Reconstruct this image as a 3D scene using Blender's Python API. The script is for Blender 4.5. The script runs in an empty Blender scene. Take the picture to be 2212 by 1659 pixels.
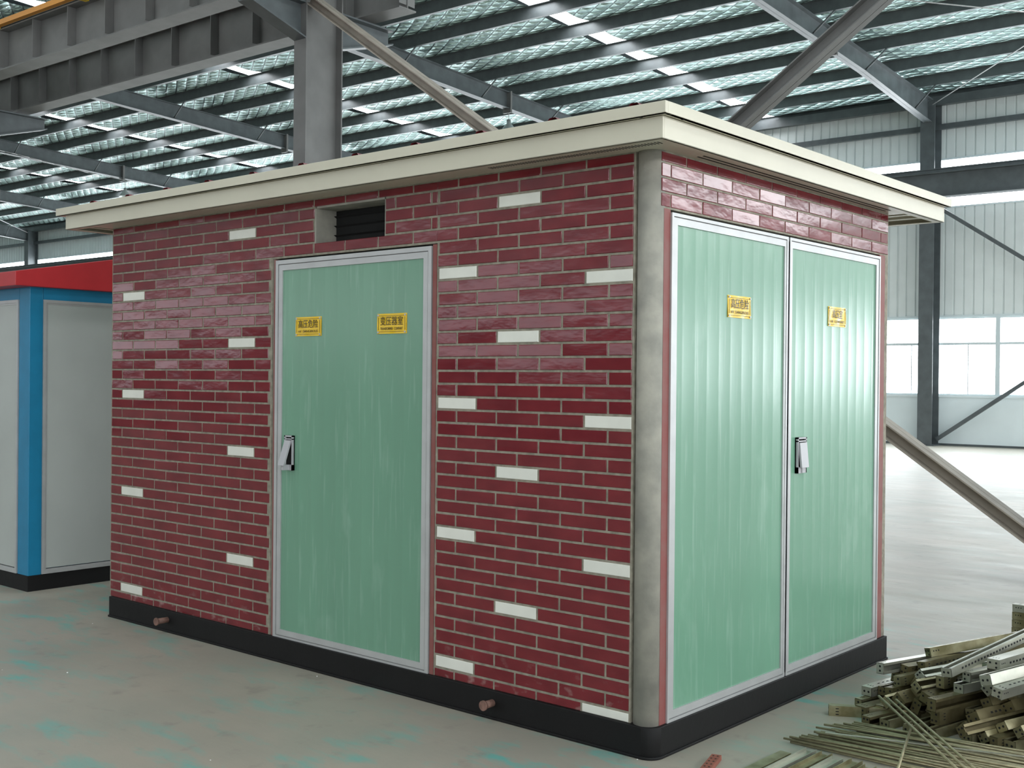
import bpy, math, random
from mathutils import Vector, Matrix
random.seed(7)
C = bpy.context.scene.collection
sc = bpy.context.scene

# ------------------------------------------------------------------ camera
cam = bpy.data.cameras.new('camera'); camo = bpy.data.objects.new('camera', cam); C.objects.link(camo)
cam.sensor_width = 36; cam.lens = 2478.86 / 2212 * 36; cam.clip_end = 300
Rv = Vector((0.7582, 0.6519, 0.0096)); Fv = Vector((-0.6519, 0.7583, -0.0042)).normalized()
Rv = (Rv - Fv * Rv.dot(Fv)).normalized(); Uv = Rv.cross(Fv)
M = Matrix((Rv, Uv, -Fv)).transposed().to_4x4(); M.translation = Vector((2.718, -3.917, 1.547))
camo.matrix_world = M; sc.camera = camo
# ------------------------------------------------------------------ world, exposure
w = bpy.data.worlds.new('world'); sc.world = w; w.use_nodes = True
w.node_tree.nodes['Background'].inputs[0].default_value = (0.80, 0.90, 1.0, 1)
w.node_tree.nodes['Background'].inputs[1].default_value = 1.0
sc.view_settings.view_transform = 'Standard'; sc.view_settings.look = 'None'
sc.view_settings.gamma = 1; sc.view_settings.exposure = -0.12
sc.view_settings.use_curve_mapping = False
DAY = 13.0      # strength of daylight in window panes
SKYL = 12.0     # strength of daylight in roof lights

# ------------------------------------------------------------------ building axes
_a = math.radians(2.0); _c, _s = math.cos(_a), math.sin(_a)
def B(u, v, z): return Vector((u * _c - v * _s, u * _s + v * _c, z))
VW = 25.07                     # far wall inner face
def foil(v): return 8.75 + .045 * (25.07 - v) if v > 5.6 else 9.626 - .045 * (5.6 - v)

# ------------------------------------------------------------------ materials
def mat(name, col, rough=.5, metal=0., spec=.5, noise=0., nscale=8., bump=0., bscale=20., coat=0., col2=None, stretch=None, ramp=(.35, .65), rvar=0.):
    m = bpy.data.materials.new(name); m.use_nodes = True; nt = m.node_tree; b = nt.nodes['Principled BSDF']
    b.inputs['Base Color'].default_value = (*col, 1); b.inputs['Roughness'].default_value = rough
    b.inputs['Metallic'].default_value = metal; b.inputs['Specular IOR Level'].default_value = spec
    b.inputs['Coat Weight'].default_value = coat; b.inputs['Coat Roughness'].default_value = .08
    tc = nt.nodes.new('ShaderNodeTexCoord'); mp = nt.nodes.new('ShaderNodeMapping'); nt.links.new(tc.outputs['Object'], mp.inputs[0])
    if stretch: mp.inputs['Scale'].default_value = stretch
    if noise or col2:
        n = nt.nodes.new('ShaderNodeTexNoise'); n.inputs['Scale'].default_value = nscale; n.inputs['Detail'].default_value = 6
        nt.links.new(mp.outputs[0], n.inputs['Vector'])
        r = nt.nodes.new('ShaderNodeValToRGB'); r.color_ramp.elements[0].position = ramp[0]; r.color_ramp.elements[1].position = ramp[1]
        c2 = col2 if col2 else tuple(c * (1 - noise) for c in col)
        r.color_ramp.elements[0].color = (*col, 1); r.color_ramp.elements[1].color = (*c2, 1)
        nt.links.new(n.outputs['Fac'], r.inputs[0]); nt.links.new(r.outputs[0], b.inputs['Base Color'])
        if rvar:
            mr = nt.nodes.new('ShaderNodeMapRange'); mr.inputs['To Min'].default_value = rough; mr.inputs['To Max'].default_value = rough + rvar
            nt.links.new(n.outputs['Fac'], mr.inputs[0]); nt.links.new(mr.outputs[0], b.inputs['Roughness'])
    if bump:
        n2 = nt.nodes.new('ShaderNodeTexNoise'); n2.inputs['Scale'].default_value = bscale; n2.inputs['Detail'].default_value = 3
        nt.links.new(mp.outputs[0], n2.inputs['Vector'])
        bp = nt.nodes.new('ShaderNodeBump'); bp.inputs['Strength'].default_value = 1; bp.inputs['Distance'].default_value = bump
        nt.links.new(n2.outputs['Fac'], bp.inputs['Height']); nt.links.new(bp.outputs[0], b.inputs['Normal'])
    return m
def emit(name, col, s):
    m = bpy.data.materials.new(name); m.use_nodes = True; nt = m.node_tree; nt.nodes.clear()
    e = nt.nodes.new('ShaderNodeEmission'); e.inputs[0].default_value = (*col, 1); e.inputs[1].default_value = s
    o = nt.nodes.new('ShaderNodeOutputMaterial'); nt.links.new(e.outputs[0], o.inputs[0]); return m

m_tile = mat('red_glazed_tile', (.175, .016, .022), .13, spec=.5, noise=.35, nscale=5, bump=.0013, bscale=6, stretch=(1, 1, 2.2), col2=(.13, .009, .015))
m_white = mat('white_glazed_tile', (.74, .73, .66), .35, noise=.08)
m_mortar = mat('mortar', (.31, .28, .22), .9, noise=.35, nscale=30, bump=.002, bscale=90)
m_plaster = mat('grey_plaster', (.36, .34, .29), .85, noise=.3, nscale=9, bump=.0015, bscale=40, col2=(.25, .24, .21))
m_redpaint = mat('red_primer', (.22, .058, .052), .6, noise=.3, nscale=12, col2=(.22, .085, .075))
m_black = mat('black_paint', (.005, .0045, .0048), .6, spec=.3, noise=.3, nscale=6, bump=.001, bscale=30)
m_cream = mat('cream_painted_steel', (.60, .56, .45), .30, spec=.5, noise=.06, nscale=3, bump=.0008, bscale=7)
m_alu = mat('grey_aluminium', (.50, .50, .50), .38, metal=.35, noise=.1)
m_alud = mat('aluminium_groove', (.22, .22, .22), .6)
m_green = mat('green_door_sheet', (.160, .325, .225), .22, spec=.5, noise=.10, nscale=2, bump=.0010, bscale=5, stretch=(1, 1, .25), rvar=.05)
m_yellow = mat('yellow_sign', (.78, .50, .015), .25, bump=.002, bscale=12)
m_ink = mat('sign_ink', (.03, .022, .01), .5)
m_hole = mat('dark_void', (.006, .006, .006), .9)
m_grey = mat('grey_plastic', (.42, .41, .43), .4)
m_roofred = mat('dark_red_roof_sheet', (.16, .012, .02), .4)
m_blue = mat('blue_painted_steel', (.008, .20, .37), .4, noise=.1)
m_red = mat('red_painted_steel', (.46, .022, .028), .4, noise=.08)
m_panel = mat('pale_grey_panel', (.44, .46, .44), .35, noise=.08, nscale=2)
m_steel = mat('dark_blue_grey_steel', (.105, .122, .128), .42, noise=.25, nscale=4)
m_steelc = mat('grey_painted_column_steel', (.17, .17, .165), .5, noise=.2, nscale=3)
m_purlin = mat('galvanised_purlin', (.12, .14, .145), .4, metal=.2, noise=.2, nscale=5)
m_brace = mat('primed_brace_steel', (.38, .335, .285), .55, noise=.2, nscale=5)
m_orange = mat('orange_conductor', (.62, .26, .03), .45)
m_wallm = mat('corrugated_white_sheet', (.74, .79, .78), .5, noise=.06, nscale=2)
m_mason = mat('pale_blue_plaster', (.78, .86, .88), .7, noise=.06, nscale=1.2)
m_wframe = mat('pale_window_frame', (.62, .70, .72), .5)
m_day = emit('daylit_glass', (.90, .96, 1.0), DAY)
m_daynear = emit('unseen_near_glow', (.95, .93, 1.0), 3.2)  # glow of the unseen near wall, weak so tile reflections stay faint
m_daystrip = emit('unseen_strip_glow', (.95, .97, 1.0), 12.0)  # glow of an unseen strip, raised to whiten the tile band reflection
m_dayright = emit('side_daylit_glass', (.92, .96, 1.0), 6.5)
m_skyl = emit('daylit_roof_sheet', (.95, .97, 1.0), SKYL)
m_zinc = mat('zinc_plated_steel', (.38, .35, .22), .36, metal=.75, noise=.35, nscale=14, col2=(.20, .175, .09))
m_zincl = mat('pale_lit_zinc', (.52, .52, .44), .30, metal=.75, noise=.2, nscale=10)  # pale steel; on heap and stack tops it also carries the light
m_zincd = mat('dull_zinc_steel', (.22, .19, .10), .42, metal=.7, noise=.4, nscale=10, col2=(.12, .10, .05))
m_rod = mat('zinc_rod', (.44, .385, .245), .40, metal=.6, noise=.3, nscale=25)
m_rust = mat('red_primed_channel', (.30, .09, .06), .6, noise=.3, nscale=15)
m_lug = mat('rusty_lug', (.24, .13, .10), .7, noise=.4, nscale=40, bump=.002, bscale=60)
m_lamp = mat('lamp_shade', (.45, .48, .47), .35, metal=.4)
m_chalk = mat('white_debris', (.8, .8, .78), .7)

def overlay(m, col, amount, scale, stretch, lo, hi, zr=None):
    """stain of its own shape mixed over a material's base colour; zr = (z where full, z where gone)"""
    nt = m.node_tree; b = nt.nodes['Principled BSDF']; L = nt.links.new; src = b.inputs['Base Color'].links[0].from_socket
    g = nt.nodes.new('ShaderNodeNewGeometry'); mp = nt.nodes.new('ShaderNodeMapping'); mp.inputs['Scale'].default_value = stretch; L(g.outputs['Position'], mp.inputs[0])
    n = nt.nodes.new('ShaderNodeTexNoise'); n.inputs['Scale'].default_value = scale; n.inputs['Detail'].default_value = 6; L(mp.outputs[0], n.inputs['Vector'])
    r = nt.nodes.new('ShaderNodeMapRange'); r.inputs['From Min'].default_value = lo; r.inputs['From Max'].default_value = hi; r.inputs['To Max'].default_value = amount; L(n.outputs['Fac'], r.inputs[0])
    f = r.outputs[0]
    if zr:
        sp = nt.nodes.new('ShaderNodeSeparateXYZ'); L(g.outputs['Position'], sp.inputs[0])
        q = nt.nodes.new('ShaderNodeMapRange'); q.inputs['From Min'].default_value = zr[0]; q.inputs['From Max'].default_value = zr[1]; q.inputs['To Min'].default_value = 1; q.inputs['To Max'].default_value = 0; L(sp.outputs[2], q.inputs[0])
        k = nt.nodes.new('ShaderNodeMath'); k.operation = 'MULTIPLY'; L(f, k.inputs[0]); L(q.outputs[0], k.inputs[1]); f = k.outputs[0]
    x = nt.nodes.new('ShaderNodeMix'); x.data_type = 'RGBA'; x.inputs['B'].default_value = (*col, 1); L(f, x.inputs['Factor']); L(src, x.inputs['A']); L(x.outputs['Result'], b.inputs['Base Color'])
overlay(m_tile, (.42, .30, .28), .5, 14, (1, 1, 1.6), .57, .72, (.12, .34))
overlay(m_green, (.44, .58, .50), .16, 9, (5, 5, .35), .57, .72)
overlay(m_green, (.44, .58, .50), .12, 2.2, (2.2, 2.2, 1), .60, .70)

def floor_mat():
    m = bpy.data.materials.new('worn_painted_concrete'); m.use_nodes = True; nt = m.node_tree; b = nt.nodes['Principled BSDF']; L = nt.links.new
    tc = nt.nodes.new('ShaderNodeTexCoord')
    def noise(sc_, det, stretch=(1, 1, 1), rot=0, rough=.6):
        mp = nt.nodes.new('ShaderNodeMapping'); mp.inputs['Scale'].default_value = stretch; mp.inputs['Rotation'].default_value = (0, 0, rot)
        n = nt.nodes.new('ShaderNodeTexNoise'); n.inputs['Scale'].default_value = sc_; n.inputs['Detail'].default_value = det; n.inputs['Roughness'].default_value = rough
        L(tc.outputs['Object'], mp.inputs[0]); L(mp.outputs[0], n.inputs['Vector']); return n
    def ramp(n, a, b_):
        r = nt.nodes.new('ShaderNodeValToRGB'); r.color_ramp.elements[0].position = a; r.color_ramp.elements[1].position = b_; L(n.outputs['Fac'], r.inputs[0]); return r
    base = nt.nodes.new('ShaderNodeMix'); base.data_type = 'RGBA'
    base.inputs['A'].default_value = (.36, .32, .265, 1); base.inputs['B'].default_value = (.285, .28, .235, 1)
    L(ramp(noise(.9, 8, rot=.4), .35, .65).outputs[0], base.inputs['Factor'])
    t1 = ramp(noise(2.6, 8, (1, 2.6, 1), .75, .62), .51, .64)
    t2 = ramp(noise(.6, 3), .36, .60)
    # the teal paint survives on the near part of the floor only
    sx = nt.nodes.new('ShaderNodeSeparateXYZ'); L(tc.outputs['Object'], sx.inputs[0])
    nr = nt.nodes.new('ShaderNodeMapRange'); nr.inputs['From Min'].default_value = 2.2; nr.inputs['From Max'].default_value = 3.6; nr.inputs['To Min'].default_value = 1; nr.inputs['To Max'].default_value = .12; L(sx.outputs[1], nr.inputs[0])
    mul = nt.nodes.new('ShaderNodeMath'); mul.operation = 'MULTIPLY'; L(t1.outputs[0], mul.inputs[0]); L(t2.outputs[0], mul.inputs[1])
    teal = nt.nodes.new('ShaderNodeMix'); teal.data_type = 'RGBA'; teal.inputs['B'].default_value = (.11, .37, .33, 1)
    mu2 = nt.nodes.new('ShaderNodeMath'); mu2.operation = 'MULTIPLY'; L(mul.outputs[0], mu2.inputs[0]); L(nr.outputs[0], mu2.inputs[1]); L(mu2.outputs[0], teal.inputs['Factor']); L(base.outputs['Result'], teal.inputs['A'])
    dirt = nt.nodes.new('ShaderNodeMix'); dirt.data_type = 'RGBA'; dirt.inputs['B'].default_value = (.22, .20, .17, 1)
    L(ramp(noise(6, 6), .58, .80).outputs[0], dirt.inputs['Factor']); L(teal.outputs['Result'], dirt.inputs['A'])
    L(dirt.outputs['Result'], b.inputs['Base Color'])
    mr = nt.nodes.new('ShaderNodeMapRange'); mr.inputs['To Min'].default_value = .32; mr.inputs['To Max'].default_value = .60
    L(noise(1.4, 6, (1, 3, 1), .2).outputs['Fac'], mr.inputs[0]); L(mr.outputs[0], b.inputs['Roughness'])
    bp = nt.nodes.new('ShaderNodeBump'); bp.inputs['Distance'].default_value = .004; bp.inputs['Strength'].default_value = .6
    L(noise(3, 5, (1, 2.5, 1), .1).outputs['Fac'], bp.inputs['Height']); L(bp.outputs[0], b.inputs['Normal'])
    return m
m_floor = floor_mat()

def foil_mat():
    # reflective foil insulation resting on diamond wire netting
    m = bpy.data.materials.new('foil_insulation'); m.use_nodes = True; nt = m.node_tree; b = nt.nodes['Principled BSDF']; L = nt.links.new
    b.inputs['Metallic'].default_value = .8; b.inputs['Roughness'].default_value = .28
    tc = nt.nodes.new('ShaderNodeTexCoord')
    def band(rot, s):
        mp = nt.nodes.new('ShaderNodeMapping'); mp.inputs['Rotation'].default_value = (0, 0, rot); L(tc.outputs['Object'], mp.inputs[0])
        wv = nt.nodes.new('ShaderNodeTexWave'); wv.bands_direction = 'X'; wv.inputs['Scale'].default_value = s; wv.inputs['Distortion'].default_value = .35
        L(mp.outputs[0], wv.inputs['Vector']); return wv
    w1 = band(math.radians(58), 1.25); w2 = band(math.radians(-58), 1.25)
    mx = nt.nodes.new('ShaderNodeMath'); mx.operation = 'MAXIMUM'; L(w1.outputs['Fac'], mx.inputs[0]); L(w2.outputs['Fac'], mx.inputs[1])
    r = nt.nodes.new('ShaderNodeValToRGB'); r.color_ramp.elements[0].position = .93; r.color_ramp.elements[1].position = .985
    L(mx.outputs[0], r.inputs[0])
    n = nt.nodes.new('ShaderNodeTexNoise'); n.inputs['Scale'].default_value = 1.3; n.inputs['Detail'].default_value = 5
    L(tc.outputs['Object'], n.inputs['Vector'])
    fc = nt.nodes.new('ShaderNodeMix'); fc.data_type = 'RGBA'; fc.inputs['A'].default_value = (.42, .66, .63, 1); fc.inputs['B'].default_value = (.66, .80, .78, 1)
    L(n.outputs['Fac'], fc.inputs['Factor'])
    mix = nt.nodes.new('ShaderNodeMix'); mix.data_type = 'RGBA'; mix.inputs['B'].default_value = (.05, .085, .085, 1)
    L(r.outputs[0], mix.inputs['Factor']); L(fc.outputs['Result'], mix.inputs['A']); L(mix.outputs['Result'], b.inputs['Base Color'])
    n2 = nt.nodes.new('ShaderNodeTexNoise'); n2.inputs['Scale'].default_value = 5; n2.inputs['Detail'].default_value = 4
    mp2 = nt.nodes.new('ShaderNodeMapping'); mp2.inputs['Scale'].default_value = (.6, 2.4, 1); L(tc.outputs['Object'], mp2.inputs[0]); L(mp2.outputs[0], n2.inputs['Vector'])
    add = nt.nodes.new('ShaderNodeMath'); add.operation = 'MULTIPLY_ADD'; add.inputs[1].default_value = -1.6; L(mx.outputs[0], add.inputs[0]); L(n2.outputs['Fac'], add.inputs[2])
    bp = nt.nodes.new('ShaderNodeBump'); bp.inputs['Distance'].default_value = .045; bp.inputs['Strength'].default_value = 1
    L(add.outputs[0], bp.inputs['Height']); L(bp.outputs[0], b.inputs['Normal'])
    return m
m_foil = foil_mat()

# ------------------------------------------------------------------ mesh helpers
class MB:
    def __init__(s): s.v = []; s.f = []; s.mi = []; s.sm = []
    def face(s, pts, mi=0, smooth=False):
        k = len(s.v); s.v += [tuple(p) for p in pts]; s.f.append(tuple(range(k, k + len(pts)))); s.mi.append(mi); s.sm.append(smooth)
    def box(s, x0, x1, y0, y1, z0, z1, mi=0, T=None):
        T = T or (lambda x, y, z: (x, y, z))
        P = [T(x, y, z) for x in (x0, x1) for y in (y0, y1) for z in (z0, z1)]
        k = len(s.v); s.v += [tuple(p) for p in P]
        for q in ((0, 1, 3, 2), (4, 6, 7, 5), (0, 4, 5, 1), (2, 3, 7, 6), (0, 2, 6, 4), (1, 5, 7, 3)):
            s.f.append(tuple(k + i for i in q)); s.mi.append(mi); s.sm.append(False)
    def sweep(s, prof, p0, p1, up=(0, 0, 1), mi=0, caps=True, smooth=False, closed=True):
        """extrude a 2-D outline (side, up) along p0->p1"""
        p0 = Vector(p0); p1 = Vector(p1); d = (p1 - p0).normalized(); up = Vector(up); sd = d.cross(up).normalized(); up = sd.cross(d)
        k = len(s.v); n = len(prof)
        for p in (p0, p1): s.v += [tuple(p + sd * a + up * b) for a, b in prof]
        for i in range(n if closed else n - 1):
            j = (i + 1) % n; s.f.append((k + i, k + j, k + n + j, k + n + i)); s.mi.append(mi); s.sm.append(smooth)
        if caps and closed:
            s.f.append(tuple(k + i for i in reversed(range(n)))); s.mi.append(mi); s.sm.append(False)
            s.f.append(tuple(k + n + i for i in range(n))); s.mi.append(mi); s.sm.append(False)
    def rod(s, p0, p1, r, n=10, mi=0):
        s.sweep([(r * math.cos(2 * math.pi * i / n), r * math.sin(2 * math.pi * i / n)) for i in range(n)], p0, p1, up=(0, .01, 1) if abs((Vector(p1) - Vector(p0)).normalized().z) < .95 else (0, 1, 0), mi=mi, smooth=True)
    def lathe(s, c, prof, n=20, mi=0):
        k = len(s.v); c = Vector(c)
        for r, z in prof: s.v += [tuple(c + Vector((r * math.cos(2 * math.pi * i / n), r * math.sin(2 * math.pi * i / n), z))) for i in range(n)]
        for a in range(len(prof) - 1):
            for i in range(n):
                j = (i + 1) % n; s.f.append((k + a * n + i, k + a * n + j, k + (a + 1) * n + j, k + (a + 1) * n + i)); s.mi.append(mi); s.sm.append(True)
    def build(s, name, mats, parent=None, bevel=0):
        me = bpy.data.meshes.new(name); me.from_pydata(s.v, [], s.f)
        for m in (mats if isinstance(mats, (list, tuple)) else [mats]): me.materials.append(m)
        me.polygons.foreach_set('material_index', s.mi); me.polygons.foreach_set('use_smooth', s.sm); me.update()
        o = bpy.data.objects.new(name, me); C.objects.link(o)
        if parent: o.parent = parent
        if bevel:
            b = o.modifiers.new('bevel', 'BEVEL'); b.width = bevel; b.segments = 2; b.limit_method = 'ANGLE'
        return o
def rebase(o, loc):
    """move the mesh so that the object's own origin is at loc"""
    loc = Vector(loc); o.data.transform(Matrix.Translation(-loc)); o.location = loc; return o
def tag(o, label=None, cat=None, group=None, kind=None):
    if label: o['label'] = label
    if cat: o['category'] = cat
    if group: o['group'] = group
    if kind: o['kind'] = kind
    return o
def empty(name, loc, label, cat, group=None):
    o = bpy.data.objects.new(name, None); C.objects.link(o); o.location = loc; o.empty_display_size = .1
    return tag(o, label, cat, group)
def under(o, root):
    """parent a mesh built in world coordinates to a thing's Empty"""
    o.parent = root; o.data.transform(Matrix.Translation(-Vector(root.location))); return o
def copy_tree(o, parent=None):
    c = o.copy(); C.objects.link(c)
    if parent: c.parent = parent
    for ch in [x for x in bpy.data.objects if x.parent == o and x is not c]: copy_tree(ch, c)
    return c
def ibeam(d, bf, tf=.014, tw=.01, z0=0):
    """I outline, bottom at z0"""
    h, w_ = bf / 2, tw / 2
    return [(-h, z0), (h, z0), (h, z0 + tf), (w_, z0 + tf), (w_, z0 + d - tf), (h, z0 + d - tf), (h, z0 + d), (-h, z0 + d), (-h, z0 + d - tf), (-w_, z0 + d - tf), (-w_, z0 + tf), (-h, z0 + tf)]

# ================================================================== SETTING
U0, U1, V0 = -64., 12.5, -22.
mb = MB(); mb.face([(-75, -25, 0), (35, -25, 0), (35, 40, 0), (-75, 40, 0)]); fl = mb.build('floor', m_floor); tag(fl, kind='structure')

# ---- ceiling: foil sagging between the purlins, with gaps for the roof-light strips
PV = [25.0, 23.47, 22.0, 20.35, 18.95, 17.6, 16.15, 14.75, 13.4, 11.95, 10.5, 9.05, 7.6, 6.15]
allv = PV + [6.15 - 1.45 * i for i in range(1, 20)]
SKY = [(-38.60, -38.0), (-29.85, -29.25), (-21.15, -20.58), (-12.05, -11.48), (-3.3, -2.7), (5.5, 6.1)]
segs = []; a0 = U0
for s0, s1 in SKY: segs.append((a0, s0)); a0 = s1
segs.append((a0, U1))
mb = MB()
for (ua, ub) in segs:
    nu = max(1, int((ub - ua) / 1.0)); rows = []
    for i in range(len(allv) - 1):
        for k in range(8):
            t = k / 8; v = allv[i] + (allv[i + 1] - allv[i]) * t
            rows.append((v, foil(v) + .05 - .085 * math.sin(math.pi * t)))
    rows.append((allv[-1], foil(allv[-1]) + .05))
    k0 = len(mb.v)
    for v, z in rows:
        for j in range(nu + 1):
            u = ua + (ub - ua) * j / nu; mb.v.append(tuple(B(u, v, z)))
    for i in range(len(rows) - 1):
        for j in range(nu):
            q = k0 + i * (nu + 1) + j; mb.f.append((q, q + 1, q + nu + 2, q + nu + 1)); mb.mi.append(0); mb.sm.append(True)
# closed metal roof skin above
mb.face([B(U0, VW + .3, 8.95), B(U1, VW + .3, 8.95), B(U1, 5.6, 9.95), B(U0, 5.6, 9.95)], 1)
mb.face([B(U0, 5.6, 9.95), B(U1, 5.6, 9.95), B(U1, V0, 8.7), B(U0, V0, 8.7)], 1)
tag(mb.build('ceiling', [m_foil, m_steel]), kind='structure')
for n, (s0, s1) in enumerate(SKY):
    mb = MB(); vs = [25.0 - .5 * i for i in range(93)]
    for i in range(len(vs) - 1):
        mb.face([B(s0, vs[i], foil(vs[i]) + .06), B(s1, vs[i], foil(vs[i]) + .06), B(s1, vs[i + 1], foil(vs[i + 1]) + .06), B(s0, vs[i + 1], foil(vs[i + 1]) + .06)])
    tag(mb.build('window_%d' % (n + 1), m_skyl), kind='structure')

# ---- walls
ZS = dict(sill=1.25, wtop=3.19, sbot=5.95, stop=7.11)
def wall(name, P, length, top, period=.235, ribs=True, winno=10, lowwin=True, ZS=ZS, ms=None):
    """P(s, d, z): s along the wall, d out of the wall into the hall"""
    mb = MB()
    mb.box(0, length, -.24, 0, 0, ZS['sill'] if lowwin else ZS['wtop'], 1, P)
    mb.box(0, length, -.02, .03, ZS['sill'] - .05, ZS['sill'], 1, P) if lowwin else None
    for za, zb in ((ZS['wtop'], ZS['sbot']), (ZS['stop'], top)):
        if ribs:
            s = 0; pr = []
            while s < length:
                pr += [(s, 0), (s + period - .05, 0), (s + period - .038, -.035), (s + period - .012, -.035)]; s += period
            pr.append((length, 0))
            for (a, da), (b, db) in zip(pr[:-1], pr[1:]): mb.face([P(a, da, za), P(b, db, za), P(b, db, zb), P(a, da, zb)], 0)
        else: mb.face([P(0, 0, za), P(length, 0, za), P(length, 0, zb), P(0, 0, zb)], 0)
    # flashings
    for z in (ZS['wtop'], ZS['stop']): mb.box(0, length, -.05, .02, z, z + .05, 2, P)
    mb.box(0, length, -.05, .02, ZS['sbot'] - .04, ZS['sbot'], 2, P)
    tag(mb.build(name, ms or [m_wallm, m_mason, m_wframe]), kind='structure')
def glass(n, P, s0, s1, z0, z1, thick, thin, trans, name=None, m=None):
    mb = MB(); mb.face([P(s0, -.06, z0), P(s1, -.06, z0), P(s1, -.06, z1), P(s0, -.06, z1)], 0)
    o = mb.build('window_%d' % n, m or m_day); tag(o, kind='structure')
    if thick:
        fr = MB()
        for s in thick: fr.box(s - .055, s + .055, -.07, -.01, z0, z1, 0, P)
        for s in thin: fr.box(s - .012, s + .012, -.065, -.02, z0, trans, 0, P)
        fr.box(s0, s1, -.07, -.015, trans - .03, trans + .03, 0, P); fr.box(s0, s1, -.07, -.015, z0, z0 + .04, 0, P); fr.box(s0, s1, -.07, -.015, z1 - .04, z1, 0, P)
        f = fr.build('window_frame', m_wframe, o)
LEN = U1 - U0
Pfar = lambda s, d, z: B(U0 + s, VW - d, z)
wall('wall_far', Pfar, LEN, 8.72)
thick = [-5.63 - U0 + 2.8 * k for k in range(-20, 10) if 0 < -5.63 - U0 + 2.8 * k < LEN]
thin = [t + d for t in thick for d in (.7, 2.1) if t + d < LEN]
glass(10, Pfar, 0, LEN, ZS['sill'], ZS['wtop'], thick, thin, 2.53)
glass(11, Pfar, 0, LEN, ZS['sbot'], ZS['stop'], [], [], 0)
mb = MB(); mb.box(0, LEN, .0, .012, 0, .05, 0, Pfar); tag(mb.build('baseboard_far', m_steel), kind='structure')
Pnear = lambda s, d, z: B(U1 - s, V0 + d, z)
ZN = dict(sill=2.9, wtop=4.9, sbot=8.0, stop=8.01)  # unseen window band, height chosen for its reflection in tiles and door
wall('wall_near', Pnear, LEN, 8.45, .47, ZS=ZN, ms=[m_wallm, m_steelc, m_wframe])  # shade of the dim hall put into the lower wall's dark colour
glass(12, Pnear, 0, LEN, ZN['sill'], ZN['wtop'], [2.8 * k + 1 for k in range(27)], [], 4.2, m=m_daynear)  # unseen glowing band added for reflections on the long face
ZR = dict(sill=1.25, wtop=3.19, sbot=5.45, stop=6.6)  # strip height set to reflect in the tile band over the doors
Pright = lambda s, d, z: B(U1 - d, V0 + s, z)
wall('wall_right', Pright, VW - V0, 9.6, .47, ZS=ZR)
glass(13, Pright, 0, VW - V0, ZR['sill'], ZR['wtop'], [2.8 * k + 1 for k in range(16)], [], 2.53, m=m_dayright)
glass(14, Pright, 0, VW - V0, ZR['sbot'], ZR['stop'], [], [], 0, m=m_daystrip)  # unseen glowing strip added for the reflection on the short face
mb = MB(); mb.box(U0 - .1, U0, V0, VW, 0, 9.6, 0, B); tag(mb.build('wall_left', m_wallm), kind='structure')

# ---- steelwork of the hall
ORD = ['first', 'second', 'third', 'fourth', 'fifth', 'sixth', 'seventh', 'eighth', 'ninth', 'tenth', 'eleventh', 'twelfth', 'thirteenth', 'fourteenth']
for i, v in enumerate(PV):
    zt = foil(v) + .045; h = .245
    z = [(-.08, -h), (.0, -h), (.0, -.008), (.08, -.008), (.08, 0), (-.008, 0), (-.008, -h + .008), (-.08, -h + .008)]
    mb = MB(); mb.sweep(z, B(U0, v, zt), B(U1, v, zt))
    o = mb.build('roof_purlin', m_purlin)
    tag(o, 'dark steel roof purlin under the foil, %s up from the far wall' % ORD[i], 'purlin', 'roof purlins')
SP = 8.64; UR = -7.2
rl = ['rightmost tapered steel rafter, meeting the far wall column beside the strip window', 'steel rafter just right of the big grey column, carrying a pendant lamp',
      'steel rafter running down from the crane beam to behind the big grey column', 'steel rafter with a cable and pendant lamp, above the left part of the cabin roof',
      'short visible steel rafter above the left end of the cream roof', 'leftmost steel rafter, ending at the far wall column above the red roof']
for k in range(6):
    u = UR - SP * k
    root = empty('roof_rafter', B(u, 24.9, 8.0), rl[k], 'rafter', 'roof rafters')
    mb = MB(); st = [5.6, 9, 13, 17, 20.3, 24.62]; pts = []
    for v in st:
        t = foil(v) - .2; d = .42 if v <= 20.3 else .58
        pts.append((v, t - d, t))
    for (va, ba, ta), (vb, bb, tb) in zip(pts[:-1], pts[1:]):
        def q(u0, u1, z0a, z1a, z0b, z1b):
            P = [B(u0, va, z0a), B(u1, va, z0a), B(u1, va, z1a), B(u0, va, z1a), B(u0, vb, z0b), B(u1, vb, z0b), B(u1, vb, z1b), B(u0, vb, z1b)]
            for f in ((0, 1, 2, 3), (7, 6, 5, 4), (0, 4, 5, 1), (1, 5, 6, 2), (2, 6, 7, 3), (3, 7, 4, 0)): mb.face([P[i] for i in f])
        q(u - .1, u + .1, ba, ba + .015, bb, bb + .015); q(u - .1, u + .1, ta - .015, ta, tb - .015, tb); q(u - .006, u + .006, ba, ta, bb, tb)
    under(mb.build('beam', m_steel), root)
    v = 18.7; t = foil(v) - .2
    mb = MB(); mb.box(u - .13, u + .13, v - .03, v + .03, t - .52, t + .02, 0, B); under(mb.build('splice_plate', m_steelc), root)
    for v in (PV[1], PV[3], PV[5], PV[7]):
        t = foil(v) - .2; mb = MB()
        mb.rod(B(u + .06, v, t - (.5 if v > 21 else .40)), B(u + .55, v, t + .0), .020, 6); under(mb.build('fly_brace', m_steel), root)
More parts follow.
